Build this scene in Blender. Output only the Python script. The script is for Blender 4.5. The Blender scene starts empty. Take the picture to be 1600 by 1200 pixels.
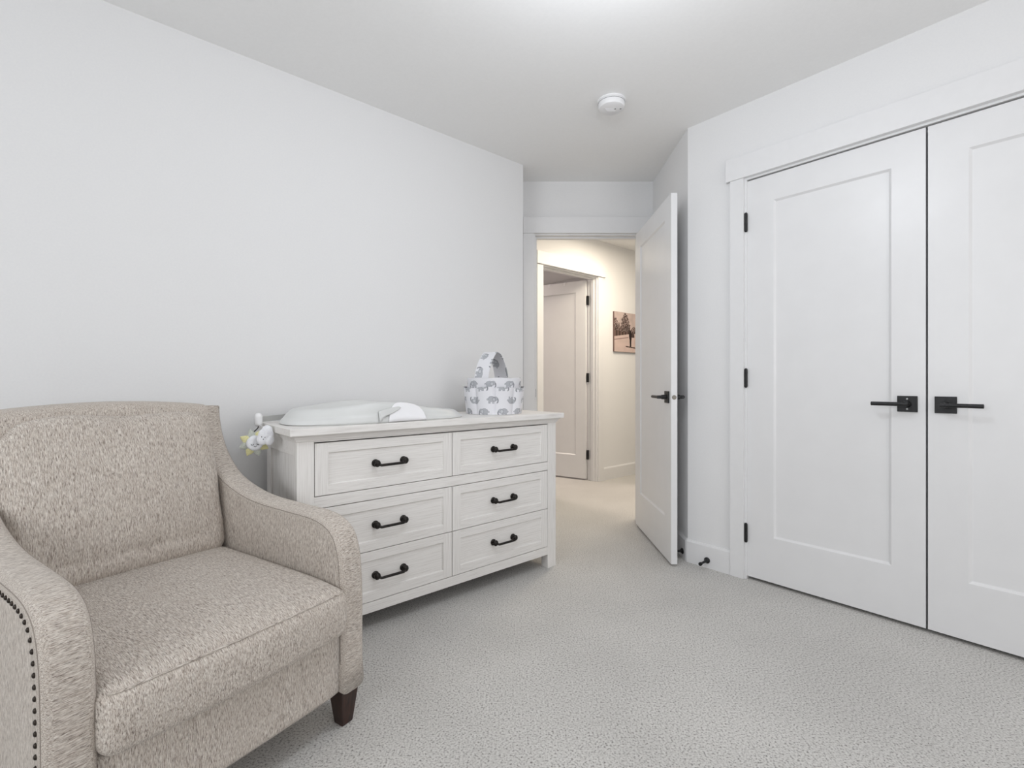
import bpy, bmesh, math, random
from mathutils import Vector, Matrix, noise
random.seed(4)
S = bpy.context.scene
COL = S.collection
PI = math.pi
R = math.radians
# ------------------------------------------------------------------ camera
CAMH = 1.015
cam_d = bpy.data.cameras.new('camera'); cam = bpy.data.objects.new('camera', cam_d); COL.objects.link(cam)
cam.location = (0, 0, CAMH); cam.rotation_euler = (R(90), 0, 0)
cam_d.sensor_width = 36.0; cam_d.lens = 760/1600*36.0
cam_d.shift_y = (595.5-600)/1600
cam_d.clip_start = 0.02
S.camera = cam
S.view_settings.view_transform = 'Standard'; S.view_settings.look = 'None'
S.view_settings.gamma = 1; S.view_settings.use_curve_mapping = False
S.view_settings.exposure = 0.02
# ------------------------------------------------------------------ frames
U = Vector((.7568, .6536, 0)); V = Vector((.6536, -.7568, 0))    # along the left wall / along the closet wall
AU = math.atan2(U.y, U.x); AV = math.atan2(V.y, V.x)
CEIL = 2.44
def ab(a, b, z=0): return Vector((U.x*a+V.x*b, U.y*a+V.y*b, z))
H0_ = Vector((.855, 4.91, 0))
# ------------------------------------------------------------------ world and lights
w = bpy.data.worlds.new('sky'); S.world = w; w.use_nodes = True
w.node_tree.nodes['Background'].inputs[0].default_value = (.93, .96, 1, 1)
w.node_tree.nodes['Background'].inputs[1].default_value = 0.25
def area(name, loc, direction, sx, sy, power, color):
    d = bpy.data.lights.new(name, 'AREA'); d.shape = 'RECTANGLE'; d.size = sx; d.size_y = sy
    d.energy = power; d.color = color
    o = bpy.data.objects.new(name, d); COL.objects.link(o); o.location = loc
    o.rotation_euler = Vector(direction).to_track_quat('-Z', 'Y').to_euler()
    return o
area('daylight_right_window', ab(1.1, 2.12, 1.45), -V, 1.5, 1.4, 29.5, (1, .975, .965))
area('daylight_rear_window', ab(-2.12, -.45, 1.45), U, 1.7, 1.3, 39, (.93, .955, .985))
def lamp(name, loc, power, color, rad):
    d = bpy.data.lights.new(name, 'POINT'); d.energy = power; d.color = color; d.shadow_soft_size = rad
    o = bpy.data.objects.new(name, d); COL.objects.link(o); o.location = loc; return o
lamp('bedroom_globe_light', ab(1.05, -.75, 2.16), 16.5, (.88, .92, .98), .10)
area('hall_ceiling_light', (1.2, 4.12, 2.40), (0, 0, -1), .6, .7, 29, (1, .877, .707))
area('far_room_ceiling_light', H0_+U*(-.5)-V*1.3+Vector((0, 0, 2.4)), (0, 0, -1), .6, .6, 22, (1, .84, .78))

# ------------------------------------------------------------------ material helpers
def mat(name, color, rough=.6, metal=0, spec=.5):
    m = bpy.data.materials.new(name); m.use_nodes = True
    b = m.node_tree.nodes['Principled BSDF']
    b.inputs['Base Color'].default_value = (*color, 1); b.inputs['Roughness'].default_value = rough
    b.inputs['Metallic'].default_value = metal; b.inputs['Specular IOR Level'].default_value = spec
    return m
def nodes(m): return m.node_tree.nodes, m.node_tree.links, m.node_tree.nodes['Principled BSDF']
def add_noise(m, c1, c2, scale, vec=(1, 1, 1), detail=3, lo=.35, hi=.65, bump=0, dist=.002, mid=None):
    n, l, b = nodes(m)
    tc = n.new('ShaderNodeTexCoord'); mp = n.new('ShaderNodeMapping'); mp.inputs['Scale'].default_value = vec
    nz = n.new('ShaderNodeTexNoise'); nz.inputs['Scale'].default_value = scale; nz.inputs['Detail'].default_value = detail
    cr = n.new('ShaderNodeValToRGB'); cr.color_ramp.elements[0].position = lo; cr.color_ramp.elements[1].position = hi
    cr.color_ramp.elements[0].color = (*c1, 1); cr.color_ramp.elements[1].color = (*c2, 1)
    if mid: e = cr.color_ramp.elements.new(mid[0]); e.color = (*mid[1], 1)
    l.new(tc.outputs['Object'], mp.inputs['Vector']); l.new(mp.outputs['Vector'], nz.inputs['Vector'])
    l.new(nz.outputs['Fac'], cr.inputs['Fac']); l.new(cr.outputs['Color'], b.inputs['Base Color'])
    if bump:
        bp = n.new('ShaderNodeBump'); bp.inputs['Strength'].default_value = bump; bp.inputs['Distance'].default_value = dist
        l.new(nz.outputs['Fac'], bp.inputs['Height']); l.new(bp.outputs['Normal'], b.inputs['Normal'])
    return nz, cr, mp
M_wall = mat('wall_paint', (.80, .80, .80), .75, spec=.2); add_noise(M_wall, (.795, .795, .80), (.81, .81, .81), 140, bump=.06, dist=.001)
M_ceil = mat('ceiling_paint', (.80, .80, .79), .9, spec=.1); add_noise(M_ceil, (.905, .905, .90), (.92, .92, .915), 90, bump=.12, dist=.0015)
M_trim = mat('trim_paint', (.82, .82, .825), .42); add_noise(M_trim, (.785, .785, .79), (.795, .795, .80), 30)
M_door = mat('door_paint', (.82, .82, .825), .36); add_noise(M_door, (.775, .775, .78), (.79, .79, .795), 8, bump=.02, dist=.001)
M_black = mat('matte_black_metal', (.012, .012, .013), .42, .3); add_noise(M_black, (.010, .010, .011), (.016, .016, .017), 60)
M_bronze = mat('dark_bronze', (.02, .017, .015), .35, .6); add_noise(M_bronze, (.014, .012, .011), (.03, .026, .023), 80)
M_nickel = mat('satin_nickel', (.24, .22, .19), .45, .5)
M_screw = mat('bright_screw', (.33, .33, .33), .3, .8)
M_plastic = mat('white_plastic', (.86, .86, .87), .35)
M_grille = mat('grey_slot', (.25, .25, .26), .6)
# whitewashed wood
def wood(name, vec):
    m = mat(name, (.73, .71, .685), .55)
    nz, cr, mp = add_noise(m, (.70, .675, .645), (.835, .815, .79), 5, vec, 5, .28, .55, bump=.08, dist=.001)
    return m
M_woodH = wood('whitewashed_wood_horizontal', (1.6, 12, 75))
M_woodV = wood('whitewashed_wood_vertical', (75, 12, 1.6))
M_woodT = wood('whitewashed_wood_top', (1.6, 75, 12))
M_gap_shade = mat('gap_shade', (.03, .028, .027), .9)  # near-black colour stands in for the shade in the drawer gaps
M_leg = mat('espresso_wood', (.035, .014, .010), .35); add_noise(M_leg, (.022, .009, .007), (.05, .021, .014), 20, (6, 6, 1), 4)
# carpet
def carpet():
    m = mat('cut_pile_carpet', (.5, .48, .46), 1, spec=.05)
    n, l, b = nodes(m)
    tc = n.new('ShaderNodeTexCoord')
    n1 = n.new('ShaderNodeTexNoise'); n1.inputs['Scale'].default_value = 165; n1.inputs['Detail'].default_value = 5; n1.inputs['Roughness'].default_value = .7
    n2 = n.new('ShaderNodeTexNoise'); n2.inputs['Scale'].default_value = 2.2; n2.inputs['Detail'].default_value = 4
    n3 = n.new('ShaderNodeTexNoise'); n3.inputs['Scale'].default_value = 14; n3.inputs['Detail'].default_value = 4
    for q in (n1, n2, n3): l.new(tc.outputs['Object'], q.inputs['Vector'])
    cr = n.new('ShaderNodeValToRGB'); e = cr.color_ramp.elements
    e[0].position = .36; e[0].color = (.15, .14, .13, 1); e[1].position = .60; e[1].color = (.70, .685, .66, 1)
    q = e.new(.455); q.color = (.555, .54, .515, 1)
    l.new(n1.outputs['Fac'], cr.inputs['Fac'])
    c2 = n.new('ShaderNodeValToRGB'); c2.color_ramp.elements[0].position = .35; c2.color_ramp.elements[0].color = (.90, .90, .90, 1)
    c2.color_ramp.elements[1].position = .65; c2.color_ramp.elements[1].color = (1, 1, 1, 1)
    l.new(n2.outputs['Fac'], c2.inputs['Fac'])
    mx = n.new('ShaderNodeMix'); mx.data_type = 'RGBA'; mx.blend_type = 'MULTIPLY'; mx.inputs['Factor'].default_value = 1
    l.new(cr.outputs['Color'], mx.inputs['A']); l.new(c2.outputs['Color'], mx.inputs['B'])
    l.new(mx.outputs['Result'], b.inputs['Base Color'])
    ad = n.new('ShaderNodeMath'); ad.operation = 'MULTIPLY_ADD'; ad.inputs[1].default_value = .8
    l.new(n3.outputs['Fac'], ad.inputs[0]); l.new(n1.outputs['Fac'], ad.inputs[2])
    bp = n.new('ShaderNodeBump'); bp.inputs['Strength'].default_value = .4; bp.inputs['Distance'].default_value = .005
    l.new(ad.outputs[0], bp.inputs['Height']); l.new(bp.outputs['Normal'], b.inputs['Normal'])
    b.inputs['Sheen Weight'].default_value = .2
    return m
M_carpet = carpet()
# heather tweed upholstery, streaks run along the axis with the small scale
def tweed(name, vec, warp=0):
    m = mat(name, (.4, .36, .32), .95, spec=.1)
    n, l, b = nodes(m)
    tc = n.new('ShaderNodeTexCoord'); mp = n.new('ShaderNodeMapping'); mp.inputs['Scale'].default_value = vec
    l.new(tc.outputs['Object'], mp.inputs['Vector'])
    n1 = n.new('ShaderNodeTexNoise'); n1.inputs['Scale'].default_value = 1; n1.inputs['Detail'].default_value = 4; n1.inputs['Roughness'].default_value = .7
    n2 = n.new('ShaderNodeTexNoise'); n2.inputs['Scale'].default_value = .45; n2.inputs['Detail'].default_value = 3
    l.new(mp.outputs['Vector'], n1.inputs['Vector']); l.new(mp.outputs['Vector'], n2.inputs['Vector'])
    cr = n.new('ShaderNodeValToRGB'); e = cr.color_ramp.elements
    e[0].position = .34; e[0].color = (.15, .122, .106, 1); e[1].position = .64; e[1].color = (.78, .735, .675, 1)
    q = e.new(.43); q.color = (.43, .38, .335, 1); q = e.new(.52); q.color = (.61, .56, .505, 1)
    l.new(n1.outputs['Fac'], cr.inputs['Fac'])
    c2 = n.new('ShaderNodeValToRGB'); c2.color_ramp.elements[0].position = .38; c2.color_ramp.elements[0].color = (.86, .83, .81, 1)
    c2.color_ramp.elements[1].position = .6; c2.color_ramp.elements[1].color = (1, 1, 1, 1)
    l.new(n2.outputs['Fac'], c2.inputs['Fac'])
    mx = n.new('ShaderNodeMix'); mx.data_type = 'RGBA'; mx.blend_type = 'MULTIPLY'; mx.inputs['Factor'].default_value = 1
    l.new(cr.outputs['Color'], mx.inputs['A']); l.new(c2.outputs['Color'], mx.inputs['B'])
    l.new(mx.outputs['Result'], b.inputs['Base Color'])
    bp = n.new('ShaderNodeBump'); bp.inputs['Strength'].default_value = .5; bp.inputs['Distance'].default_value = .0012
    l.new(n1.outputs['Fac'], bp.inputs['Height']); l.new(bp.outputs['Normal'], b.inputs['Normal'])
    b.inputs['Sheen Weight'].default_value = .15
    return m
M_tweedZ = tweed('tweed_upright_weave', (780, 780, 92))
M_tweedY = tweed('tweed_seat_weave', (760, 80, 150))
M_tweedX = tweed('tweed_cross_weave', (82, 760, 760))
M_tweedB = tweed('tweed_back_cushion_weave', (780, 90, 80))
M_thread_shade = mat('taupe_thread_and_shade', (.29, .25, .22), .9)
M_nail = mat('bronze_nailhead', (.045, .036, .03), .35, .8)
def vcol(name, rough=.8):
    m = mat(name, (1, 1, 1), rough, spec=.2); n, l, b = nodes(m)
    a = n.new('ShaderNodeVertexColor'); a.layer_name = 'print'; l.new(a.outputs['Color'], b.inputs['Base Color']); return m

# ------------------------------------------------------------------ mesh helpers
def box(bm, x0, x1, y0, y1, z0, z1):
    vs = [bm.verts.new(p) for p in ((x0,y0,z0),(x1,y0,z0),(x1,y1,z0),(x0,y1,z0),(x0,y0,z1),(x1,y0,z1),(x1,y1,z1),(x0,y1,z1))]
    for f in ((0,3,2,1),(4,5,6,7),(0,1,5,4),(1,2,6,5),(2,3,7,6),(3,0,4,7)): bm.faces.new([vs[i] for i in f])
    return bm
def boxes(*bs):
    bm = bmesh.new()
    for b in bs: box(bm, *b)
    return bm
def prism(bm, pts, z0, z1):
    a = [bm.verts.new((x, y, z0)) for x, y in pts]; b = [bm.verts.new((x, y, z1)) for x, y in pts]
    n = len(pts)
    bm.faces.new(a[::-1]); bm.faces.new(b)
    for i in range(n): bm.faces.new((a[i], a[(i+1) % n], b[(i+1) % n], b[i]))
    return bm
def cyl(bm, p0, p1, r0, r1=None, n=20, cap=True):
    p0 = Vector(p0); p1 = Vector(p1); r1 = r0 if r1 is None else r1
    q = (p1-p0).to_track_quat('Z', 'Y'); L = []
    for p, r in ((p0, r0), (p1, r1)):
        L.append([bm.verts.new(p+q @ Vector((r*math.cos(2*PI*i/n), r*math.sin(2*PI*i/n), 0))) for i in range(n)])
    for i in range(n): bm.faces.new((L[0][i], L[0][(i+1) % n], L[1][(i+1) % n], L[1][i]))
    if cap: bm.faces.new(L[0][::-1]); bm.faces.new(L[1])
    return bm
def lathe(bm, prof, origin=(0, 0, 0), axis=(0, 0, 1), n=28):
    o = Vector(origin); q = Vector(axis).to_track_quat('Z', 'Y'); L = []
    for r, h in prof:
        L.append([bm.verts.new(o+q @ Vector((max(r, 1e-5)*math.cos(2*PI*i/n), max(r, 1e-5)*math.sin(2*PI*i/n), h))) for i in range(n)])
    for a, b in zip(L, L[1:]):
        for i in range(n): bm.faces.new((a[i], a[(i+1) % n], b[(i+1) % n], b[i]))
    bm.faces.new(L[0][::-1]); bm.faces.new(L[-1])
    return bm
def tube(bm, pts, r, n=8, closed=False):
    pts = [Vector(p) for p in pts]; L = []; N = len(pts)
    for i, p in enumerate(pts):
        a = pts[i-1] if (i or closed) else p; b = pts[(i+1) % N] if (i < N-1 or closed) else p
        t = (b-a).normalized(); ref = Vector((0, 0, 1)) if abs(t.z) < .95 else Vector((1, 0, 0))
        s = t.cross(ref).normalized(); k = s.cross(t)
        L.append([bm.verts.new(p+(s*math.cos(2*PI*j/n)+k*math.sin(2*PI*j/n))*r) for j in range(n)])
    rng = range(N if closed else N-1)
    for i in rng:
        a, b = L[i], L[(i+1) % N]
        for j in range(n): bm.faces.new((a[j], a[(j+1) % n], b[(j+1) % n], b[j]))
    if not closed: bm.faces.new(L[0][::-1]); bm.faces.new(L[-1])
    return bm
def sphere(bm, c, rx, ry, rz, nu=20, nv=12):
    c = Vector(c); rows = []
    top = bm.verts.new(c+Vector((0, 0, rz))); bot = bm.verts.new(c-Vector((0, 0, rz)))
    for j in range(1, nv):
        t = PI*j/nv
        rows.append([bm.verts.new(c+Vector((rx*math.sin(t)*math.cos(2*PI*i/nu), ry*math.sin(t)*math.sin(2*PI*i/nu), rz*math.cos(t)))) for i in range(nu)])
    for i in range(nu):
        k = (i+1) % nu
        bm.faces.new((top, rows[0][i], rows[0][k])); bm.faces.new((bot, rows[-1][k], rows[-1][i]))
        for a, b in zip(rows, rows[1:]): bm.faces.new((a[i], b[i], b[k], a[k]))
    return bm
def rbox(sx, sy, sz, r, n=12, deform=None):
    """box sx*sy*sz with rounded edges, centred; dense grid that deform(p) may bend"""
    bm = bmesh.new(); cache = {}
    def vert(i, j, k):
        if (i, j, k) in cache: return cache[(i, j, k)]
        def ease(t, s):
            return (t/n*2-1)*s/2
        p = Vector((ease(i, sx), ease(j, sy), ease(k, sz)))
        q = Vector((max(-sx/2+r, min(sx/2-r, p.x)), max(-sy/2+r, min(sy/2-r, p.y)), max(-sz/2+r, min(sz/2-r, p.z))))
        d = p-q
        if d.length > 1e-9:
            # keep side grids smooth: project on the rounding sphere
            p = q+d.normalized()*r
        if deform: p = deform(p)
        cache[(i, j, k)] = bm.verts.new(p); return cache[(i, j, k)]
    for i in range(n):
        for j in range(n):
            for a, s in ((0, 0), (n, 1)):
                f = [vert(i, j, a), vert(i+1, j, a), vert(i+1, j+1, a), vert(i, j+1, a)]
                bm.faces.new(f if s else f[::-1])
                f = [vert(i, a, j), vert(i+1, a, j), vert(i+1, a, j+1), vert(i, a, j+1)]
                bm.faces.new(f[::-1] if s else f)
                f = [vert(a, i, j), vert(a, i+1, j), vert(a, i+1, j+1), vert(a, i, j+1)]
                bm.faces.new(f if s else f[::-1])
    return bm
def obj(name, bm, m, parent=None, bevel=0, smooth=None, seg=2, loc=None, rotz=None, sub=0):
    bmesh.ops.recalc_face_normals(bm, faces=bm.faces)
    me = bpy.data.meshes.new(name); bm.to_mesh(me); bm.free()
    o = bpy.data.objects.new(name, me); COL.objects.link(o)
    me.materials.append(m)
    if parent: o.parent = parent
    if loc is not None: o.location = loc
    if rotz is not None: o.rotation_euler = (0, 0, rotz)
    if bevel:
        b = o.modifiers.new('bevel', 'BEVEL'); b.width = bevel; b.segments = seg; b.limit_method = 'ANGLE'; b.angle_limit = R(35)
    if sub: s_ = o.modifiers.new('sub', 'SUBSURF'); s_.levels = sub; s_.render_levels = sub
    if smooth is not None:
        for p in me.polygons: p.use_smooth = True
        if smooth < 170: me.set_sharp_from_angle(angle=R(smooth))
    return o
def struct(o): o['kind'] = 'structure'; return o
def tag(o, label, cat, group=None):
    o['label'] = label; o['category'] = cat
    if group: o['group'] = group
    return o
def empty(name, loc=(0, 0, 0), rotz=0):
    o = bpy.data.objects.new(name, None); COL.objects.link(o); o.empty_display_size = .1
    o.location = loc; o.rotation_euler = (0, 0, rotz); return o
def thing(name, label, cat, loc=(0, 0, 0), rotz=0, group=None): return tag(empty(name, loc, rotz), label, cat, group)

# ================================================================== SETTING
HR = 1.95; AR = -2.0; BL = -2.38; AC = 2.542      # right wall, rear wall, left wall, closet wall in the room's own axes
C0 = Vector((.991, 2.742, 0)); L0 = Vector((.073, 3.208, 0)); H0 = Vector((.855, 4.91, 0))
struct(obj('floor', boxes((-5.6, 6, -5.0, 8.8, -.05, 0)), M_carpet))
struct(obj('ceiling', boxes((-5.6, 6, -5.0, 8.8, CEIL, CEIL+.1)), M_ceil))
struct(obj('wall_left', boxes((-4.27, 0, 0, .12, 0, CEIL)), M_wall, loc=L0, rotz=AU))
struct(obj('wall_alcove_left', prism(bmesh.new(), [(.073, 3.208), (.079, 3.473), (.079, 3.53), (-.06, 3.53), (-.02, 3.26)], 0, CEIL), M_wall))
struct(obj('wall_alcove_right', prism(bmesh.new(), [(.991, 2.742), (1.10, 2.85), (1.12, 3.6), (1.010, 3.6)], 0, CEIL), M_wall))
DX0, DX1, DH, YB = .152, .926, 2.072, 3.473
struct(obj('wall_back', boxes((-.10, DX0, YB, YB+.115, 0, CEIL), (DX1, 1.12, YB, YB+.115, 0, CEIL), (DX0, DX1, YB, YB+.115, DH, CEIL)), M_wall))
# closet wall: local x runs along the wall from the alcove corner, y into the wall
CS0, CS1, CH = .3105, 1.763, 2.062
struct(obj('wall_closet', boxes((0, CS0, 0, .115, 0, CEIL), (CS1, 3.5, 0, .115, 0, CEIL), (CS0, CS1, 0, .115, CH, CEIL)), M_wall, loc=C0, rotz=AV))
struct(obj('wall_closet_inside', boxes((CS0-.12, CS0-.02, .115, .8, 0, CEIL), (CS1+.02, CS1+.12, .115, .8, 0, CEIL), (CS0-.12, CS1+.12, .8, .9, 0, CEIL)), M_wall, loc=C0, rotz=AV))
# right wall with window (behind the camera's shoulder), rear wall with window
def window_wall(wname, n, origin, rot, length, x0, x1, z0, z1):
    struct(obj(wname, boxes((0, x0, 0, .12, 0, CEIL), (x1, length, 0, .12, 0, CEIL), (x0, x1, 0, .12, 0, z0), (x0, x1, 0, .12, z1, CEIL)), M_wall, loc=origin, rotz=rot))
    t = struct(empty('window_%d' % n, origin, rot)); mid = (x0+x1)/2
    obj('window_frame', boxes((x0, x0+.05, .05, .10, z0, z1), (x1-.05, x1, .05, .10, z0, z1), (x0+.05, x1-.05, .05, .10, z0, z0+.05), (x0+.05, x1-.05, .05, .10, z1-.05, z1), (mid-.025, mid+.025, .05, .10, z0+.05, z1-.05)), M_trim, t, .004)
    obj('window_casing', boxes((x0-.08, x0, -.018, 0, z0-.02, z1), (x1, x1+.08, -.018, 0, z0-.02, z1), (x0-.1, x1+.1, -.025, 0, z1, z1+.11), (x0-.1, x1+.1, -.04, .03, z0-.04, z0)), M_trim, t, .003)
    obj('pane', boxes((x0+.05, x1-.05, .072, .076, z0+.05, z1-.05)), M_glass, t)
M_glass = bpy.data.materials.new('window_glass'); M_glass.use_nodes = True
_n = M_glass.node_tree.nodes; _l = M_glass.node_tree.links; _n.remove(_n['Principled BSDF'])
_t = _n.new('ShaderNodeBsdfTransparent'); _g = _n.new('ShaderNodeBsdfGlossy'); _g.inputs['Roughness'].default_value = .02
_m = _n.new('ShaderNodeMixShader'); _m.inputs[0].default_value = .06
_l.new(_t.outputs[0], _m.inputs[1]); _l.new(_g.outputs[0], _m.inputs[2]); _l.new(_m.outputs[0], _n['Material Output'].inputs['Surface'])
# right wall: b = HR, local x along -U starting at closet wall
window_wall('wall_right', 1, ab(AC+.05, HR), AU+PI, AC-AR+.17, AC+.05-1.9, AC+.05-.3, .70, 2.15)
window_wall('wall_rear', 2, ab(AR, HR+.12), AV+PI, HR-BL+.24, HR+.12-.45, HR+.12+1.35, .75, 2.1)

# baseboards: boards with a slim eased top
def board(name, x0, x1, loc, rot, h=.128):
    bm = bmesh.new(); pr = [(0, 0), (-.014, 0), (-.014, h-.012), (-.008, h), (0, h)]
    a = [bm.verts.new((x0, y, z)) for y, z in pr]; b = [bm.verts.new((x1, y, z)) for y, z in pr]
    bm.faces.new(a); bm.faces.new(b[::-1])
    for i in range(5): bm.faces.new((a[i], b[i], b[(i+1) % 5], a[(i+1) % 5]))
    return struct(obj(name, bm, M_trim, loc=loc, rotz=rot))
board('baseboard_left', -4.14, 0, L0, AU)
board('baseboard_closet', -.0, CS0-.0645, C0, AV)
board('baseboard_closet_right', CS1+.072, 3.36, C0, AV)
_aa = math.atan2(-(3.473-2.742), -(1.007-.991))
board('baseboard_alcove', 0, .731, (1.007, 3.473, 0), _aa)
board('baseboard_right', .05, 4.55, ab(AC+.05, HR), AU+PI)
board('baseboard_rear', .12, 4.4, ab(AR, HR+.12), AV+PI)

def jamb_set(name, n_, x0, x1, H, depth, loc, rot, cas_l=.07, cas_r=.07, head=(-.0, .0), head_h=.115, stop_y=.045, casing_back=False, head_t=.024):
    """door lining, stops and flat casing with a wider head board, all one trim"""
    t = .016
    o = struct(empty(name, loc, rot))
    obj('jamb', boxes((x0, x0+t, -.001, depth, 0, H-t), (x1-t, x1, -.001, depth, 0, H-t), (x0, x1, -.001, depth, H-t, H)), M_trim, o, .001)
    obj('door_stop_strip', boxes((x0+t, x0+t+.011, stop_y, stop_y+.035, 0, H-t-.011), (x1-t-.011, x1-t, stop_y, stop_y+.035, 0, H-t-.011), (x0+t, x1-t, stop_y, stop_y+.035, H-t-.011, H-t)), M_trim, o, .001)
    r = .006
    if cas_l: obj('casing', boxes((x0+r-cas_l, x0+r, -.018, 0, 0, H-r)), M_trim, o, .0015)
    if cas_r: obj('casing', boxes((x1-r, x1-r+cas_r, -.018, 0, 0, H-r)), M_trim, o, .0015)
    obj('head_casing', boxes((x0+r-cas_l-head[0], x1-r+cas_r+head[1], -head_t, 0, H-r, H-r+head_h)), M_trim, o, .0015)
    return o
t1 = jamb_set('trim_1', 1, DX0, DX1, DH, .115, (0, YB, 0), 0, cas_l=DX0+.006-.0795, cas_r=1.0065-DX1+.006-.0, head=(0, 0), stop_y=.04)
obj('strike_plate', boxes((DX0+.016, DX0+.018, .008, .03, .90, .96)), M_black, t1)
t2 = jamb_set('trim_2', 2, CS0, CS1, CH, .115, C0, AV, head=(.020, .020), stop_y=.055)
HX0, HX1, HH = -.775, .014, 2.075
t3 = jamb_set('trim_3', 3, HX0, HX1, HH, .115, H0, AU, cas_l=.076, cas_r=.088, head=(.012, .015), stop_y=.03, head_t=.032)

# hallway shell
struct(obj('wall_hall', boxes((-3.0, HX0, 0, .115, 0, CEIL), (HX1, 3.2, 0, .115, 0, CEIL), (HX0, HX1, 0, .115, HH, CEIL)), M_wall, loc=H0, rotz=AU))
board('baseboard_hall', HX1+.085, 3.0, H0, AU)
board('baseboard_hall_left', -1.9, HX0-.085, H0, AU)
struct(obj('wall_hall_end', boxes((2.6, 2.72, -3.2, 0, 0, CEIL)), M_wall, loc=H0, rotz=AU))
struct(obj('wall_hall_left', boxes((-2.0, -1.9, -.72, 0, 0, CEIL)), M_wall, loc=H0, rotz=AU))
struct(obj('wall_hall_right', boxes((1.12, 4.6, 3.44, 3.55, 0, CEIL)), M_wall))
# far room behind the hall door
struct(obj('wall_far_room', boxes((-2.2, -2.1, .115, 3.0, 0, CEIL), (1.2, 1.3, .115, 3.0, 0, CEIL), (-2.2, 1.3, 3.0, 3.1, 0, CEIL)), M_wall, loc=H0, rotz=AU))

# ------------------------------------------------------------------ doors
def panel_face(bm, x0, x1, z0, z1, y, px0, px1, pz0, pz1, dep, bw, sgn):
    """flat stile-and-rail face at y with a recessed panel dep deep (sgn=+1 recess goes to +y)"""
    def ring(a0, a1, b0, b1, yy): return [bm.verts.new(p) for p in ((a0, yy, b0), (a1, yy, b0), (a1, yy, b1), (a0, yy, b1))]
    o = ring(x0, x1, z0, z1, y); i = ring(px0, px1, pz0, pz1, y); j = ring(px0+bw, px1-bw, pz0+bw, pz1-bw, y+sgn*dep)
    for a, b in ((o, i), (i, j)):
        for k in range(4): bm.faces.new((a[k], a[(k+1) % 4], b[(k+1) % 4], b[k]))
    bm.faces.new(j)
    return o
def leaf_bm(w, h, t, sl, sr, rt, rb, dep=.009, bw=.009, both=True):
    bm = bmesh.new()
    f = panel_face(bm, 0, w, 0, h, 0, sl, w-sr, rb, h-rt, dep, bw, 1)
    if both: b = panel_face(bm, 0, w, 0, h, t, sl, w-sr, rb, h-rt, dep, bw, -1)
    else: b = [bm.verts.new(p) for p in ((0, t, 0), (w, t, 0), (w, t, h), (0, t, h))]; bm.faces.new(b)
    for k in range(4): bm.faces.new((f[k], f[(k+1) % 4], b[(k+1) % 4], b[k]))
    return bm
def hinge_bm(h=.09, r=.0075):
    bm = bmesh.new(); cyl(bm, (0, 0, -h/2), (0, 0, h/2), r, n=14)
    sphere(bm, (0, 0, h/2), r*.9, r*.9, r*.7, 10, 6); sphere(bm, (0, 0, -h/2), r*.9, r*.9, r*.7, 10, 6)
    return bm
def lever(parent, x, z, y, out, way, screws=None):
    """square rose and straight round lever; out=-1 sticks out to -y, way=+-1 direction of the lever along x"""
    o = obj('handle', boxes((x-.033, x+.033, min(y, y+out*.008), max(y, y+out*.008), z-.033, z+.033)), M_black, parent, .0015)
    bm = bmesh.new()
    cyl(bm, (x, y+out*.008, z), (x, y+out*.034, z), .014, .012, 20)
    cyl(bm, (x, y+out*.030, z), (x, y+out*.058, z), .0095, n=18)
    cyl(bm, (x-way*.010, y+out*.052, z), (x+way*.112, y+out*.052, z), .0082, n=18)
    sphere(bm, (x+way*.112, y+out*.052, z), .002, .0080, .0080, 14, 8)
    obj('lever', bm, M_black, o, smooth=40)
    for dz in (.021, -.021):
        b2 = bmesh.new(); cyl(b2, (x, y+out*.008, z+dz), (x, y+out*.0092, z+dz), .0034, n=12)
        obj('screw', b2, M_screw if screws else M_black, o)
    return o
# open bedroom door: hinged on the right jamb, swung 90 degrees into the room
d1 = struct(empty('door_1', (.869, 3.414, .014), R(-90)))      # local x runs from the hinge to the free edge, local y to the right
# local frame: x -> -Y world, y -> +X world
obj('leaf', leaf_bm(.757, 2.03, .034, .112, .112, .115, .235), M_door, d1, .001)
lever(d1, .757-.062, .912, 0, -1, -1); lever(d1, .757-.062, .912, .034, 1, -1)
bm = bmesh.new(); cyl(bm, (.757, .017, .912), (.7585, .017, .912), .0125, n=24); obj('latch_plate', bm, M_nickel, d1)
for hz in (.235, 1.03, 1.81): obj('hinge', hinge_bm(), M_black, d1, loc=(-.006, .040, hz), smooth=50)
# closet doors
CW = .7075
d2 = struct(empty('door_2', C0+V*.3255+U*.006+Vector((0, 0, .016)), AV))
obj('leaf', leaf_bm(CW, 2.024, .035, .128, .112, .128, .222), M_door, d2, .001)
lever(d2, .975-.3255, .905, 0, -1, -1, True)
for hz in (.222, 1.015, 1.813): obj('hinge', hinge_bm(), M_black, d2, loc=(-.0015, -.010, hz), smooth=50)
d3 = struct(empty('door_3', C0+V*1.0395+U*.006+Vector((0, 0, .016)), AV))
obj('leaf', leaf_bm(CW, 2.024, .035, .121, .128, .128, .222), M_door, d3, .001)
lever(d3, 1.094-1.0395, .905, 0, -1, 1)
for hz in (.222, 1.015, 1.813): obj('hinge', hinge_bm(), M_black, d3, loc=(CW+.0015, -.010, hz), smooth=50)
# hall door, standing open into the far room, hinged at the right jamb
hp = H0+U*(HX1-.018)-V*.118
ldir = Vector((-.837, .547, 0)); la = math.atan2(ldir.y, ldir.x)
d4 = struct(empty('door_4', (hp.x, hp.y, .016), la))
obj('leaf', leaf_bm(.76, 2.03, .035, .112, .112, .115, .235), M_door, d4, .001)
for o_ in d4.children: o_.location = (.004, 0, 0)
for hz in (.245, 1.035, 1.825):
    obj('hinge', boxes((-.020, -.002, -.004, .030, hz-.047, hz+.047)), M_black, d4, .003)
lever(d4, .70, .905, 0, -1, -1); lever(d4, .70, .905, .035, 1, -1)
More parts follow.
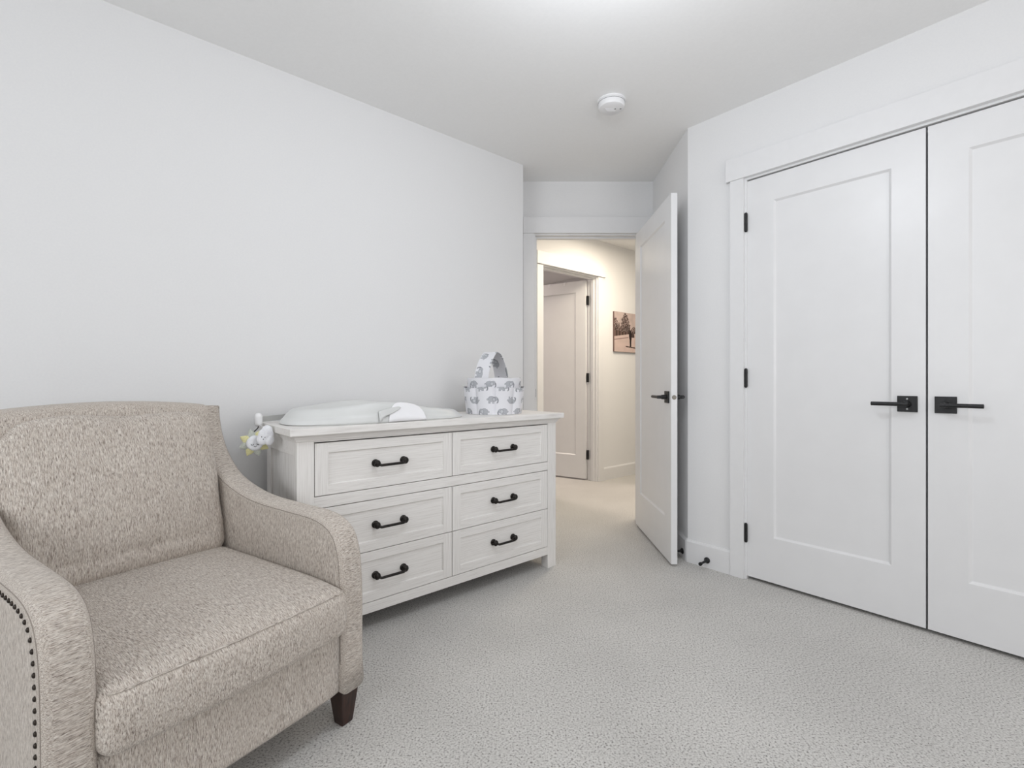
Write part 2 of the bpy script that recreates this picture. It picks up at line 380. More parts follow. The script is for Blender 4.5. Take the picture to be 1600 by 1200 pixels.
# over-the-door hooks on the hall door
for i, (xx, lb) in enumerate(((.245, 'small pale over-the-door hook on the far hall door, nearer its hinges'), (.425, 'small pale over-the-door hook on the far hall door, beside the left casing'))):
    p = Vector((hp.x, hp.y, 0))+ldir*xx
    hk = tag(empty('door_hook', p+Vector((0, 0, 2.046)), la), lb, 'hook', 'over-the-door hooks on the hall door')
    obj('strap', boxes((-.011, .011, -.003, .0365, 0, .002), (-.011, .011, -.003, -.0005, -.032, .002), (-.011, .011, .0355, .038, -.032, .002)), M_plastic, hk)

# ================================================================== SMALL FIXTURES
sd = thing('smoke_detector', 'round white smoke detector mounted on the ceiling', 'smoke detector', (.506, 2.475, CEIL))
obj('base', lathe(bmesh.new(), [(.071, 0), (.071, -.006), (.069, -.008)], n=48), M_plastic, sd, smooth=40)
obj('housing', lathe(bmesh.new(), [(.066, -.008), (.0655, -.030), (.063, -.038), (.058, -.041), (.001, -.042)], n=48), M_plastic, sd, smooth=40)
obj('vent_slots', lathe(bmesh.new(), [(.0668, -.0125), (.0668, -.0145)], n=48), M_grille, sd)
bm = bmesh.new(); cyl(bm, (.018, -.004, -.0415), (.018, -.004, -.0432), .004, n=14); obj('indicator', bm, M_grille, sd)
bm = bmesh.new(); cyl(bm, (.045, -.004, -.0395), (.045, -.004, -.0425), .0045, n=14); obj('test_button', bm, M_grille, sd)
bm = bmesh.new()
for k in range(5): box(bm, -.035+.004*k, .008+.004*k, .012+.006*k-.02, .014+.006*k-.02, -.0428, -.0415)
obj('sounder_slots', bm, M_plastic, sd)

def door_stop_bm():
    bm = bmesh.new()
    lathe(bm, [(.016, 0), (.0165, .006), (.010, .012), (.0065, .018), (.0055, .060), (.0055, .064)], n=20)
    return bm
def door_stop(loc, direction, label):
    e = thing('door_stop', label, 'door stop', loc, 0, 'black rigid door stops on the baseboards')
    e.rotation_euler = Vector(direction).to_track_quat('Z', 'Y').to_euler()
    obj('stem', door_stop_bm(), M_black, e, smooth=50)
    obj('bumper', lathe(bmesh.new(), [(.0085, .064), (.0095, .067), (.0095, .076), (.0075, .079)], n=18), M_black, e, smooth=50)
door_stop(C0+V*.122-U*.014+Vector((0, 0, .043)), -U*1-V*.02+Vector((0, 0, -.05)), 'black door stop on the baseboard left of the closet doors, fully in view')
door_stop((.9785, 2.785, .043), (-1, -.05, 0), 'black door stop on the alcove baseboard, half hidden behind the open door')

# canvas print in the hall: lies on the hall wall
def canvas():
    W, Hh, T = .62, .42, .018
    NX, NY = 248, 168
    bm = bmesh.new(); lay = bm.loops.layers.color.new('print')
    g = [[bm.verts.new((W*i/NX, -T, Hh*j/NY)) for i in range(NX+1)] for j in range(NY+1)]
    def col(u, v):
        # u 0..1 across, v 0..1 up; sepia lane with trees, fence and two walkers
        nz = noise.noise(Vector((u*9, v*9, 1))); nf = noise.noise(Vector((u*60, v*60, 3)))
        c = Vector((.52, .42, .38))*(1+.12*nz)
        if v > .52: c = Vector((.54, .44, .41))*(1+.18*nz)                # sky
        hz = .56-.10*math.exp(-((u-.55)/.3)**2)
        # trees
        for cx, wd, top in ((.03, .075, .86), (.12, .05, .74), (.30, .115, 1.0), (.38, .05, .80), (.55, .09, .66), (.75, .12, .78), (.93, .12, .92)):
            hh = (v-.42)/(top-.42)
            if 0 < hh < 1:
                ww = 1.5*wd*(1-hh)**.5*(1+.5*noise.noise(Vector((u*14, v*22, cx*9))))
                if abs(u-cx) < ww and nf > -.35+.25*hh: c = Vector((.05, .032, .028))*(1.5+1.0*nz+1.4*nf)
        if u < .55 and .38+.10*min(1, u/.5) < v < .38+.10*min(1, u/.5)+.15*(1-u/.55): c = Vector((.075, .048, .04))*(1.5+.9*math.sin(u*75))
        lane = .38+.10*min(1, u/.5)
        if v < lane: c = Vector((.60, .47, .43))*(1+.10*nz)
        if v < lane-.07 and v > lane-.095 and u < .4: c = Vector((.30, .21, .19))
        # shadow of the walkers on the road and walkers
        if abs(v-(.135-.05*(u-.42)*2)) < .014 and .32 < u < .62: c = Vector((.06, .035, .03))
        def person(cx, dark, b, h):
            k = (v-b)/h
            if k < 0 or k > 1: return False
            if k > .87: return abs(u-cx) < .018
            if k > .45: return abs(u-cx) < .046*(1-.35*abs(k-.7)/.25)
            return abs(u-cx) < .024-.012*(.45-k)
        if person(.455, 1, .14, .42): c = Vector((.02, .012, .011))
        if person(.525, 0, .15, .38):
            c = Vector((.65, .52, .48)) if v < .38 else Vector((.07, .045, .04))
        return c
    for j in range(NY):
        for i in range(NX):
            f = bm.faces.new((g[j][i], g[j][i+1], g[j+1][i+1], g[j+1][i])); c = col((i+.5)/NX, (j+.5)/NY)
            for lp in f.loops: lp[lay] = (max(0, c.x)**(1/2.2), max(0, c.y)**(1/2.2), max(0, c.z)**(1/2.2), 1)
    # canvas sides and back
    back = [bm.verts.new(p) for p in ((0, 0, 0), (W, 0, 0), (W, 0, Hh), (0, 0, Hh))]
    fr = [g[0][0], g[0][NX], g[NY][NX], g[NY][0]]
    faces = [bm.faces.new(back)]
    edges = [[g[0][i] for i in range(NX+1)], [g[j][NX] for j in range(NY+1)], [g[NY][i] for i in range(NX, -1, -1)], [g[j][0] for j in range(NY, -1, -1)]]
    for k in range(4): faces.append(bm.faces.new(edges[k]+[back[(k+1) % 4], back[k]]))
    for f in faces:
        for lp in f.loops: lp[lay] = (.42, .34, .32, 1)
    return bm
hx = .262
o = obj('canvas_print', canvas(), vcol('sepia_print', .6), loc=H0+U*hx+Vector((0, 0, 1.325))-(-V)*.001, rotz=AU)
tag(o, 'sepia canvas photo of two walkers on a tree-lined lane, on the hall wall', 'picture')

# ================================================================== DRESSER
DO = Vector((-.791, 1.787, 0)); DW = 1.364; DD = .40
dr = thing('dresser', 'whitewashed wooden six-drawer dresser with black pulls against the left wall', 'dresser', DO, AU)
P_ = .063
obj('post', boxes((0, P_, 0, .05, 0, .79)), M_woodV, dr, .0015)
obj('post', boxes((DW-P_, DW, 0, .05, 0, .79)), M_woodV, dr, .0015)
obj('post', boxes((0, .05, DD-.06, DD, 0, .79)), M_woodV, dr, .0015)
obj('post', boxes((DW-.05, DW, DD-.06, DD, 0, .79)), M_woodV, dr, .0015)
for sx in (0, DW-.022):
    obj('side_panel', boxes((sx+.008 if sx == 0 else sx, sx+.022 if sx == 0 else sx+.014, .05, DD-.06, .10, .78)), M_woodV, dr)
    a0, a1 = (sx+.001, sx+.024)
    for zz in (.735, .08): obj('side_rail', boxes((a0, a1, .05, DD-.06, zz, zz+.055)), M_woodT, dr, .001)
obj('back_panel', boxes((.05, DW-.05, DD-.015, DD-.005, .09, .79)), M_woodH, dr)
obj('rail', boxes((P_, DW-P_, .001, .03, .784, .80)), M_woodH, dr, .001)
obj('rail', boxes((P_, DW-P_, .001, .03, .533, .577)), M_woodH, dr, .001)
obj('rail', boxes((P_, DW-P_, .001, .03, .074, .117)), M_woodH, dr, .001)
obj('gap_shade_panel', boxes((.03, DW-.03, .024, DD-.02, .09, .10), (DW/2-.004, DW/2+.004, .03, DD-.02, .10, .786), (P_, DW-P_, .03, DD-.02, .55, .56), (P_, DW-P_, .03, DD-.02, .322, .326)), M_gap_shade, dr)  # inner panels coloured dark so the gaps between drawers look shaded
# cove under the top and the top itself
bm = bmesh.new()
prof = [(0, .788), (.004, .790), (.006, .797), (.012, .806), (.019, .811), (.021, .814)]
rings = []
for e, z in prof:
    rings.append([bm.verts.new(p) for p in ((-e, -e, z), (DW+e, -e, z), (DW+e, DD, z), (-e, DD, z))])
bm.faces.new(rings[0][::-1]); bm.faces.new(rings[-1])
for a, b in zip(rings, rings[1:]):
    for k in range(4): bm.faces.new((a[k], a[(k+1) % 4], b[(k+1) % 4], b[k]))
obj('cove_molding', bm, M_woodH, dr)
obj('top', boxes((-.032, DW+.032, -.032, DD+.005, .814, .841)), M_woodT, dr, .002)
mids = DW/2
rows = [(.580, .7795), (.326, .530), (.1200, .323)]
def pull(parent, cx, cz):
    bm = bmesh.new()
    for s in (-1, 1):
        x = cx+s*.0635
        lathe(bm, [(.0155, 0), (.0155, .003), (.008, .006), (.007, .018)], (x, 0, cz), (0, -1, 0), 18)
        sphere(bm, (x, -.022, cz), .0135, .0095, .0145, 20, 12)
    pts = [(cx-.060, -.024, cz-.003)] + [(cx-.050+.1*i/8, -.032, cz-.007) for i in range(9)] + [(cx+.060, -.024, cz-.003)]
    tube(bm, pts, .0056, 12)
    return obj('handle', bm, M_bronze, parent, smooth=50)
for (z0, z1) in rows:
    for (x0, x1, sl, sr) in ((P_+.0025, mids-.0015, .050, .046), (mids+.0015, DW-P_-.0025, .046, .046)):
        d = obj('drawer', leaf_bm(x1-x0, z1-z0, .02, sl, sr, .038, .038, .007, .0035, False), M_woodH, dr, .0008, loc=(x0, .000, z0))
        pull(d, (x1-x0)/2, (z1-z0)/2).location = (0, .006, 0)
        # vertical stiles, as joined boards
        for q0, q1 in ((.0008, sl-.0004), (x1-x0-sr+.0004, x1-x0-.0008)): obj('stile', boxes((q0, q1, -.0006, .004, .0008, z1-z0-.0008)), M_woodV, d)
        obj('drawer_box', boxes((.012, x1-x0-.012, .0205, .30, .012, z1-z0-.03)), M_woodH, d)

# ================================================================== CHANGING PAD
TOPZ = .841
def loc_dr(x, y, z=TOPZ): return DO+U*x-V*y+Vector((0, 0, z))
PL, PW = .415, .187      # half length, half width
M_pad = mat('pale_grey_wipeable_foam', (.52, .525, .515), .38); add_noise(M_pad, (.665, .675, .665), (.685, .695, .685), 12, bump=.03, dist=.001)
M_strap = mat('white_strap', (.88, .88, .90), .5)
M_greystrap = mat('grey_strap', (.42, .42, .41), .6)
def pad_pt(th, rho):
    ex = 2.7
    c, s = math.cos(th), math.sin(th)
    k = (abs(c)**ex+abs(s)**ex)**(-1/ex)
    x = PL*k*c; waist = 1-.07*math.exp(-((x-.10)/.14)**2)
    y = PW*k*s*waist
    # rim height: tall along the head half, low at the foot end
    u = x/PL
    side = abs(s*k)**2
    rim = (.050-.012*u) + side*(.034*math.exp(-((u+.15)/.62)**2))
    q = rho
    if q > .97: h = rim*(.30*(1-((q-.97)/.03)**2)+.06)
    elif q > .80:
        t = min(1, (.97-q)/.11); h = rim*(.36+.64*math.sin(t*PI/2))
        if q < .86: h = rim
    else:
        t = q/.80; t = t*t*(3-2*t); h = .022+(rim-.022)*t**1.6
    f = q if q < .97 else q
    if q > .97: f = .97+.03*math.sqrt(max(0, 1-(1-(q-.97)/.03)**2)) if False else q
    return Vector((x*f, y*f, h))
def pad_bm():
    bm = bmesh.new(); NT, NR = 120, 34
    rh = [i/(NR*1.0) for i in range(1, NR+1)]; rh += [1.0]
    rh = sorted(set(rh+[.975, .985, .995, .94, .955]))
    c = bm.verts.new(pad_pt(0, 0)); L = []
    for r in rh: L.append([bm.verts.new(pad_pt(2*PI*i/NT, r)) for i in range(NT)])
    for i in range(NT): bm.faces.new((c, L[0][i], L[0][(i+1) % NT]))
    for a, b in zip(L, L[1:]):
        for i in range(NT): bm.faces.new((a[i], b[i], b[(i+1) % NT], a[(i+1) % NT]))
    base = [bm.verts.new((v.co.x*.985, v.co.y*.98, 0)) for v in L[-1]]
    for i in range(NT): bm.faces.new((L[-1][i], base[i], base[(i+1) % NT], L[-1][(i+1) % NT]))
    bm.faces.new(base[::-1])
    return bm
pad = thing('changing_pad', 'pale grey contoured foam changing pad on top of the dresser', 'changing pad', loc_dr(.415, .190), AU)
obj('foam_body', pad_bm(), M_pad, pad, smooth=60)
# white half-round strap guard lying on the near flank
def flank(x, t, off=.0025):
    """point on the near flank: x along the pad, t 0 at the bottom edge to 1 at the rim crest"""
    th0 = -PI/2
    lo, hi = -PI+.05, -.05
    for _ in range(30):
        m_ = (lo+hi)/2
        if pad_pt(m_, 1).x < x: lo = m_
        else: hi = m_
    r = 1-.22*t
    p = pad_pt(lo, r); p0 = pad_pt(lo, 1); p = Vector((x, p.y, p.z))
    if t < .02: p.z = .002
    return p+Vector((0, -off, off*.6))
bm = bmesh.new(); N = 36; K = 10; cx, hw = .048, .092; rowsv = []
for j in range(K+1):
    rowsv.append([bm.verts.new(flank(cx+hw*(2*i/N-1), (j/K)*max(.001, (1-abs(2*i/N-1)**2.0))**.6*.62)) for i in range(N+1)])
for a, b in zip(rowsv, rowsv[1:]):
    for i in range(N): bm.faces.new((a[i], a[i+1], b[i+1], b[i]))
so = obj('strap_guard', bm, M_strap, pad, smooth=170)
md = so.modifiers.new('s', 'SOLIDIFY'); md.thickness = .003; md.offset = 1
bm = bmesh.new(); rowsv = []
for j in range(6):
    rowsv.append([bm.verts.new(flank(cx-hw*1.5+hw*1.15*i/12, max(.0, .10+.22*(i/12)+(2*j/5-1)*.11*(1-i/12)**.45+.002*j), .006)) for i in range(13)])
for a, b in zip(rowsv, rowsv[1:]):
    for i in range(12): bm.faces.new((a[i], a[i+1], b[i+1], b[i]))
so = obj('strap', bm, M_pad, pad, smooth=170)
md = so.modifiers.new('s', 'SOLIDIFY'); md.thickness = .003; md.offset = 1

# ================================================================== TOY BAR and hanging toys
tb = thing('toy_bar', 'curved grey toy bar with white end clip behind the changing pad', 'toy bar', loc_dr(0, .30), AU)
bm = bmesh.new(); N = 16; A = []
for i in range(N+1):
    t = i/N; x = -.052+.20*t; y = .020+.050*math.sin(t*1.6)-.01; z = .006+.010*t
    A.append([bm.verts.new(p) for p in ((x, y-.003, z), (x, y+.003, z), (x, y+.003, z+.022), (x, y-.003, z+.022))])
for a, b in zip(A, A[1:]):
    for k in range(4): bm.faces.new((a[k], a[(k+1) % 4], b[(k+1) % 4], b[k]))
bm.faces.new(A[0]); bm.faces.new(A[-1][::-1])
obj('band', bm, M_greystrap, tb, .001, smooth=40)
obj('end_clip', rbox(.028, .034, .056, .0138, 10), M_plastic, tb, loc=(-.054, .014, .016), smooth=170)
bm = tube(bmesh.new(), [(-.055, .008, -.010), (-.062, -.01, -.016), (-.074, -.035, -.020), (-.088, -.068, -.023)], .0022, 8); obj('cord', bm, M_black, tb, smooth=170)
bm = tube(bmesh.new(), [(-.054, .002, -.008), (-.056, -.03, -.006), (-.059, -.08, -.005), (-.062, -.112, -.008)], .0018, 8); obj('cord', bm, M_strap, tb, smooth=170)
M_plushW = mat('white_plush', (.78, .79, .82), .95); add_noise(M_plushW, (.74, .75, .79), (.82, .83, .85), 300, bump=.3, dist=.001)
M_plushY = mat('yellow_plush', (.74, .70, .36), .95); add_noise(M_plushY, (.66, .63, .32), (.76, .73, .42), 300, bump=.3, dist=.001)
M_plushG = mat('grey_green_plush', (.50, .53, .47), .95); add_noise(M_plushG, (.45, .48, .43), (.56, .58, .52), 300, bump=.3, dist=.001)
# both toys face the camera side of the room: local -y is their front
def local_toward(loc): return math.atan2(loc.y, loc.x)-PI/2+R(6)
sl = loc_dr(-.091, .215, .775)
sun = thing('plush_toy', 'plush sun with white face and yellow and grey rays hanging beside the dresser', 'toy', sl, local_toward(sl))
sun.scale = (1.3, 1.3, 1.3)
obj('face', rbox(.046, .022, .046, .0108, 10, lambda p: Vector((p.x*(1-.28*(abs(p.z)/.023)**2), p.y, p.z*(1-.28*(abs(p.x)/.023)**2)))), M_plushW, sun, smooth=170, loc=(0, -.004, 0))
for k in range(8):
    a = 2*PI*k/8+.3
    bm = bmesh.new(); n_ = 8; rr = []
    for q in range(n_+1):
        t = q/n_; wd = .0135*(1-t)**.75*(1+.25*math.sin(t*PI)); r_ = .017+.026*t
        c = Vector((math.cos(a)*r_, .004, math.sin(a)*r_)); tn = Vector((-math.sin(a), 0, math.cos(a)))
        rr.append([bm.verts.new(c+tn*wd*math.cos(2*PI*i/10)+Vector((0, .006*(1-t*.7)*math.sin(2*PI*i/10), 0))) for i in range(10)])
    for x_, y_ in zip(rr, rr[1:]):
        for i in range(10): bm.faces.new((x_[i], x_[(i+1) % 10], y_[(i+1) % 10], y_[i]))
    bm.faces.new(rr[0][::-1]); bm.faces.new(rr[-1])
    obj('ray', bm, M_plushY if k % 2 else M_plushG, sun, smooth=60)
for sx in (-1, 1):
    bm = tube(bmesh.new(), [(sx*.0075+.0035*math.cos(t), -.0158, -.001-.0035*math.sin(t)) for t in [PI*i/8 for i in range(9)]], .0007, 6); obj('eye', bm, M_black, sun)
bm = tube(bmesh.new(), [(.003*math.cos(t), -.0158, -.007-.003*math.sin(t)) for t in [PI*i/8 for i in range(9)]], .0006, 6); obj('mouth', bm, M_black, sun)
cl = loc_dr(-.064, .165, .808)
cloud = thing('plush_toy', 'small white plush cloud with stitched face hanging at the dresser corner', 'toy', cl, local_toward(cl))
cloud.scale = (1.15, 1.0, 1.35)
bm = bmesh.new()
for (x, z, r) in ((-.010, -.012, .017), (.010, -.014, .016), (.004, .010, .018), (-.004, .0, .019), (.013, .0, .013)): sphere(bm, (x, 0, z), r, r*.62, r, 22, 14)
co = obj('body', bm, M_plushW, cloud); rm = co.modifiers.new('r', 'REMESH'); rm.mode = 'VOXEL'; rm.voxel_size = .0016; rm.use_smooth_shade = True
sm = co.modifiers.new('sm', 'SMOOTH'); sm.iterations = 6
for (x, z) in ((-.013, -.004), (-.003, -.006), (-.008, -.011)):
    obj('eye' if z > -.010 else 'mouth', sphere(bmesh.new(), (x, -.0112, z), .0013, .001, .0016, 10, 6), M_black, cloud)

# ================================================================== FABRIC CADDY with elephant print
def elephant(u, v):
    """u, v in sprite units (-1..1); returns 0 white, 1 outline grey, 2 body grey"""
    def el(cx, cy, rx, ry): return ((u-cx)/rx)**2+((v-cy)/ry)**2
    body = min(el(.18, .12, .62, .46), el(-.38, .18, .36, .36))
    legs = any(abs(u-c) < .09 and -.55 < v < 0 for c in (-.12, .08, .48, .64))
    tr = el(-.66, -.12, .22, .42); trunk = tr < 1 and el(-.55, -.05, .14, .42) > 1 and v < .25
    ear = el(-.18, .10, .26, .30)
    tail = abs(math.hypot(u-.86, v-.05)-.10) < .035 and u > .8
    if ear < .75: return 2
    if ear < 1.15: return 1
    if trunk or tail: return 1
    if body < .86 or (legs and v > -.5): return 1.5
    if body < 1.0 or legs: return 1
    return 0
def ele_col(x, y):
    cell = .105; c0 = Vector((.80, .80, .83))
    row = math.floor(y/(cell*.60)); xo = x+(row % 2)*cell*.5
    ci = math.floor(xo/cell)
    u = (xo-(ci+.5)*cell)/(.033); v = (y-(row+.5)*cell*.60)/(.033)
    k = (ci*7+row*3) % 4
    if k in (1, 3) and row % 2: v = -v
    if k in (0, 3): u = -u
    e = elephant(u, v)
    return {0: c0, 1: Vector((.27, .28, .30)), 1.5: Vector((.47, .48, .51)), 2: Vector((.58, .59, .62))}[e]
M_print = vcol('elephant_print_cotton', .9)
def sheet(fn, nx, ny, cfn, closed=True):
    bm = bmesh.new(); lay = bm.loops.layers.color.new('print')
    g = [[bm.verts.new(fn(i/nx, j/ny)) for i in range(nx if closed else nx+1)] for j in range(ny+1)]
    for j in range(ny):
        for i in range(nx):
            k = (i+1) % nx if closed else i+1
            f = bm.faces.new((g[j][i], g[j][k], g[j+1][k], g[j+1][i])); c = cfn((i+.5)/nx, (j+.5)/ny)
            for lp in f.loops: lp[lay] = (*[max(0, q)**(1/2.2) for q in c], 1)
    return bm
cd = thing('storage_caddy', 'white fabric caddy with grey elephant print, pockets and carry handle on the dresser', 'caddy', loc_dr(1.085, .195), 0)
RX, RY = .150, .140
def wallpt(t, h, rr=1.0, ht=.19):
    a = 2*PI*t; s = 1+.05*h
    return Vector((RX*rr*s*math.cos(a), RY*rr*s*math.sin(a), ht*h))
PH = .190
o = obj('body', sheet(lambda s, t: wallpt(s, t, .93, PH+.002*math.sin(s*50)*t), 620, 130, lambda s, t: ele_col(s*.90+.02, t*PH)), M_print, cd, smooth=170)
m_ = o.modifiers.new('s', 'SOLIDIFY'); m_.thickness = .003; m_.offset = -1
def pocket(s, t):
    a = 2*PI*s; n8 = 9
    ph = abs(math.sin(a*n8/2+.5)); puff = (ph**.42)
    fl = 1.01+.11*t*puff - .08*(1-puff)*(1-.3*t)
    z = .142*t*(1-.05*(1-puff))
    z = z + .004*t*math.sin(a*3)
    return Vector((RX*fl*math.cos(a), RY*fl*math.sin(a), max(.001, z)))
o = obj('pocket_band', sheet(pocket, 760, 110, lambda s, t: ele_col(s*.98, t*.142+.018)), M_print, cd, smooth=170)
m_ = o.modifiers.new('s', 'SOLIDIFY'); m_.thickness = .003; m_.offset = -1
bm = bmesh.new(); cyl(bm, (0, 0, .002), (0, 0, .006), .138, n=48); obj('bottom', bm, M_strap, cd)
# handle: a wide fabric strap arching from near-left rim to far-right rim
hd = Vector((.44, .90, 0)).normalized(); hw_ = Vector((hd.y, -hd.x, 0))
def handle(s, t):
    a = PI*s
    r = .118
    xx = -math.cos(a)*r*(1-.34*math.sin(a)**2); zz = .135+(.330-.135)*math.sin(a)**.8
    wv = .043*(1-.08*math.sin(a))
    return hd*xx+hw_*(wv*(2*t-1))+Vector((-.012, 0, zz))
o = obj('handle', sheet(handle, 300, 60, lambda s, t: ele_col(s*.48, t*.074+.01), False), M_print, cd, smooth=170)
m_ = o.modifiers.new('s', 'SOLIDIFY'); m_.thickness = .004; m_.offset = 0
# things inside are only a pale lining
M_lin = mat('white_lining', (.80, .80, .81), .9)
o = obj('divider', sheet(lambda s, t: Vector((-.10+.20*s, .012*math.sin(s*5), .01+.165*t)), 20, 6, lambda s, t: (.8, .8, .82), False), M_lin, cd, smooth=170)
m_ = o.modifiers.new('s', 'SOLIDIFY'); m_.thickness = .004

# ================================================================== ARMCHAIR
WX, WY = .534, .8455
CO = Vector((-.445-WX*.72, 1.465-WY*.72, 0)); CA = math.atan2(WY, WX); CWD = .72
ch = thing('armchair', 'beige-grey tweed armchair with sloping arms, nailhead trim and dark tapered legs', 'armchair', CO, CA)
def catmull(P, per=8):
    out = []
    Q = [P[0]]+P+[P[-1]]
    for i in range(1, len(Q)-2):
        a, b, c, d = (Vector(Q[k]) for k in (i-1, i, i+1, i+2))
        for k in range(per):
            t = k/per
            out.append(.5*((2*b)+(c-a)*t+(2*a-5*b+4*c-d)*t*t+(3*b-a-3*c+d)*t**3))
    out.append(Vector(Q[-2])); return out
# side profile (distance back from the front, height), front bottom round to back top
arm_top = catmull([(.000, .36), (.003, .43), (.012, .505), (.035, .560), (.075, .590), (.145, .606), (.277, .610), (.42, .615), (.53, .630), (.64, .662), (.714, .706), (.767, .758), (.803, .818), (.822, .880), (.828, .916)], 6)
arm_prof = [Vector((.000, .112))]+[Vector((0, .20)), Vector((0, .28))]+arm_top+[Vector((.850, .920)), Vector((.845, .80)), Vector((.80, .45)), Vector((.755, .112))]
def arm(x0, x1):
    """thick slab between x0 and x1 following arm_prof, with a softly crowned edge"""
    bm = bmesh.new(); n = len(arm_prof)
    cen = Vector((.42, .36))
    NW = 10; rings = []
    nrm = []
    for i in range(n):
        a = arm_prof[i-1]; b = arm_prof[(i+1) % n]; t = (b-a).normalized(); nrm.append(Vector((-t.y, t.x)))
    if (arm_prof[len(arm_prof)//3]+nrm[len(arm_prof)//3]*.01-cen).length < (arm_prof[len(arm_prof)//3]-cen).length: nrm = [-q for q in nrm]
    w_ = x1-x0; r = .016
    for k in range(NW+1):
        t = k/NW; x = x0+w_*(.5-.5*math.cos(t*PI))
        e = min(x-x0, x1-x)
        ins = 0 if e >= r else r-math.sqrt(max(0, r*r-(r-e)**2))
        crown = .005*math.sin(PI*t)
        rings.append([bm.verts.new((x, (p-nm*(ins-crown)).x, (p-nm*(ins-crown)).y)) for p, nm in zip(arm_prof, nrm)])
    for a, b in zip(rings, rings[1:]):
        for i in range(n): bm.faces.new((a[i], a[(i+1) % n], b[(i+1) % n], b[i]))
    return bm, rings, nrm
def fill_caps(bm, rings):
    bm.faces.new(rings[0]); bm.faces.new(rings[-1][::-1])
AT = .082
for (x0, x1, sgn) in ((0, AT, -1), (CWD-AT, CWD, 1)):
    bm, rings, nrm = arm(x0, x1)
    ao = obj('arm', bm, M_tweedX, ch, smooth=170)
    # flat side panels are pieces of their own cloth
    for xx, s_, rg in ((x0, -1, 0), (x1, 1, -1)):
        b2 = bmesh.new(); r = .016
        pts = [p-nm*r for p, nm in zip(arm_prof, nrm)]
        vs = [b2.verts.new((xx+s_*.0004, p.x, p.y)) for p in pts]; vi = [b2.verts.new((xx-s_*.004, p.x, p.y)) for p in pts]
        b2.faces.new(vs); b2.faces.new(vi[::-1])
        for i in range(len(vs)): b2.faces.new((vs[i], vs[(i+1) % len(vs)], vi[(i+1) % len(vs)], vi[i]))
        obj('side_panel', b2, M_tweedZ, ao)
        # seam along the band
        path = [(xx-s_*.0015, (p-nm*.008).x, (p-nm*.008).y) for p, nm in list(zip(arm_prof, nrm))[1:-3]]
        obj('seam', tube(bmesh.new(), path, .0010, 6), M_thread_shade, ao, smooth=170)
    if sgn < 0:
        # nailheads down the outer side
        path = [p-nm*.024 for p, nm in list(zip(arm_prof, nrm))[1:-4]]
        acc = 0; last = path[0]; want = 0; cnt = 0
        for p in path[1:]:
            seg = (p-last).length
            while want <= acc+seg and cnt < 70:
                q = last+(p-last)*((want-acc)/seg)
                b3 = bmesh.new(); sphere(b3, (-.0012, q.x, q.y), .0034, .0050, .0050, 12, 8)
                obj('nailhead', b3, M_nail, ao, smooth=170); want += .0205; cnt += 1
            acc += seg; last = p
# seat base between the arms
obj('seat_rail', rbox(CWD-2*AT+.012, .66, .185, .016, 14, lambda p: Vector((p.x, p.y-(.006*(1-(p.x/.29)**2) if p.y < 0 else 0), p.z))), M_tweedZ, ch, loc=(CWD/2, .337, .112+.0925), smooth=170)
# back frame: lofted across the width, arched top
bm = bmesh.new(); NX = 24; L = []
x0, x1 = AT-.006, CWD-AT+.006
for i in range(NX+1):
    x = x0+(x1-x0)*i/NX; u = (x-CWD/2)/(CWD/2)
    zt = .918+.030*(1-u*u)
    pr = [(.755, .112), (.800, .45), (.838, .78), (.846, zt-.018), (.840, zt-.005), (.826, zt), (.792, zt-.002), (.772, zt-.008), (.762, zt-.022), (.750, .80), (.70, .50), (.66, .112)]
    L.append([bm.verts.new((x, d, z)) for d, z in pr])
n = len(L[0])
for a, b in zip(L, L[1:]):
    for i in range(n): bm.faces.new((a[i], a[(i+1) % n], b[(i+1) % n], b[i]))
bm.faces.new(L[0]); bm.faces.new(L[-1][::-1])
obj('backrest', bm, M_tweedZ, ch, smooth=50)
# seat cushion
SW, SD, SH = CWD-2*AT+.006, .66, .150
def seat_def(p):
    u, v, w_ = p.x/(SW/2), p.y/(SD/2), p.z/(SH/2)
    q = Vector(p)
    q.z += (.020 if w_ > 0 else 0)*(1-u*u)*(1-v*v*.8)*max(0, w_)
    if v < -.5: 
        q.y -= .016*(1-u*u)*min(1, (-v-.5)/.5) + .012*(1-w_*w_)*min(1, (-v-.5)/.5)
        q.z -= .012*max(0, w_)*((-v-.5)/.5)**2
    q.x *= 1+.012*(1-w_*w_)
    if v < -.85: q.x *= 1.0+.03*((-v-.85)/.15)*0
    return q
seat = obj('seat_cushion', rbox(SW, SD, SH, .034, 44, seat_def), M_tweedY, ch, loc=(CWD/2, .305, .288+.075), smooth=170)
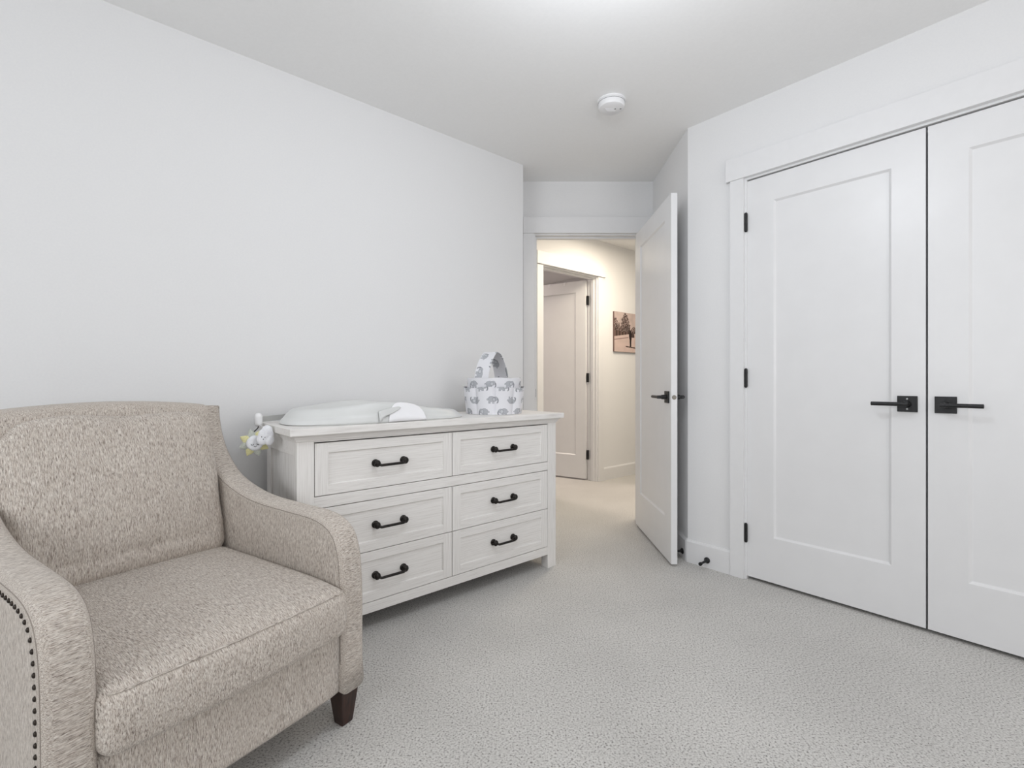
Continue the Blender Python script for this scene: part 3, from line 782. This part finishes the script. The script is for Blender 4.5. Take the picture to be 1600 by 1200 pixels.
# welt seam and its dark shade line round the cushion front: follow the boxing edge
def welt_line(zl, off=.0):
    pts = []
    for i in range(61):
        x = -SW/2+.012+(SW-.024)*i/60
        e = min(x+SW/2, SW/2-x); cr = 0 if e > .034 else .034-math.sqrt(max(0, .034**2-(.034-e)**2))
        w_ = zl/(SH/2)
        zz = zl; r = .034; yy = -SD/2+(r-r*math.sqrt(max(0, 1-((abs(zl)-(SH/2-r))/r)**2)) if abs(zl) > SH/2-r else 0)+cr
        pts.append(seat_def(Vector((x, yy, zz)))+Vector((0, -off, off*.7 if zl > 0 else -off*.7)))
    return pts
wz = SH/2-.034*(1-math.sin(R(42)))
obj('welt_line', tube(bmesh.new(), welt_line(wz, .0008), .0030, 8), M_tweedX, seat, smooth=170)
obj('welt_line', tube(bmesh.new(), [Vector(p)+Vector((0, -.0010, -.0055)) for p in welt_line(wz, 0)], .0014, 6), M_thread_shade, seat, smooth=170)  # thin dark tube drawn as the shade line below the piping
# back cushion: puffed, leaning
BW, BH, BT = CWD-2*AT+.004, .510, .150
def back_def(p):
    u, v, t = p.x/(BW/2), p.z/(BH/2), p.y/(BT/2)
    q = Vector(p)
    if t < 0: q.y -= .030*(1-u*u)*(1-v*v)+.012*(1-(v+.2)**2)*(1-u*u)
    if v > 0: q.z -= .030*(abs(u)**4)*v + .010*v*math.sin(u*5+1)*.6
    q.x *= 1-.03*max(0, v)**3+.008*math.sin(v*7)
    q.y += .004*noise.noise(Vector((p.x*9, p.z*9, 2)))+.003*noise.noise(Vector((p.x*22, p.z*14, 5)))
    # pinched piped corner
    k = max(0, abs(u)-.82)/.18*max(0, v-.80)/.2
    q.z -= .02*k
    # soft sag fold near the bottom
    q.y += .006*math.exp(-((p.z+.175)/.014)**2)*(1-u*u) if t < 0 else 0
    # lean back
    a = R(13.5); y, z = q.y, q.z+BH/2
    return Vector((q.x, y*math.cos(a)+z*math.sin(a), z*math.cos(a)-y*math.sin(a)))
obj('back_cushion', rbox(BW, BT, BH, .048, 48, back_def), M_tweedB, ch, loc=(CWD/2, .665, .405), smooth=170)
# legs
def chleg(cx, cy):
    bm = bmesh.new(); t, b = .032, .019
    a = [bm.verts.new((cx+sx*t, cy+sy*t, .114)) for sx, sy in ((-1, -1), (1, -1), (1, 1), (-1, 1))]
    dx = .006 if cx > .3 else -.006
    c = [bm.verts.new((cx+dx*0+sx*b, cy+sy*b, 0)) for sx, sy in ((-1, -1), (1, -1), (1, 1), (-1, 1))]
    bm.faces.new(a); bm.faces.new(c[::-1])
    for k in range(4): bm.faces.new((a[k], a[(k+1) % 4], c[(k+1) % 4], c[k]))
    return bm
for cx, cy in ((.042, .042), (CWD-.042, .042), (.042, .70), (CWD-.042, .70)): obj('leg', chleg(cx, cy), M_leg, ch, .003)
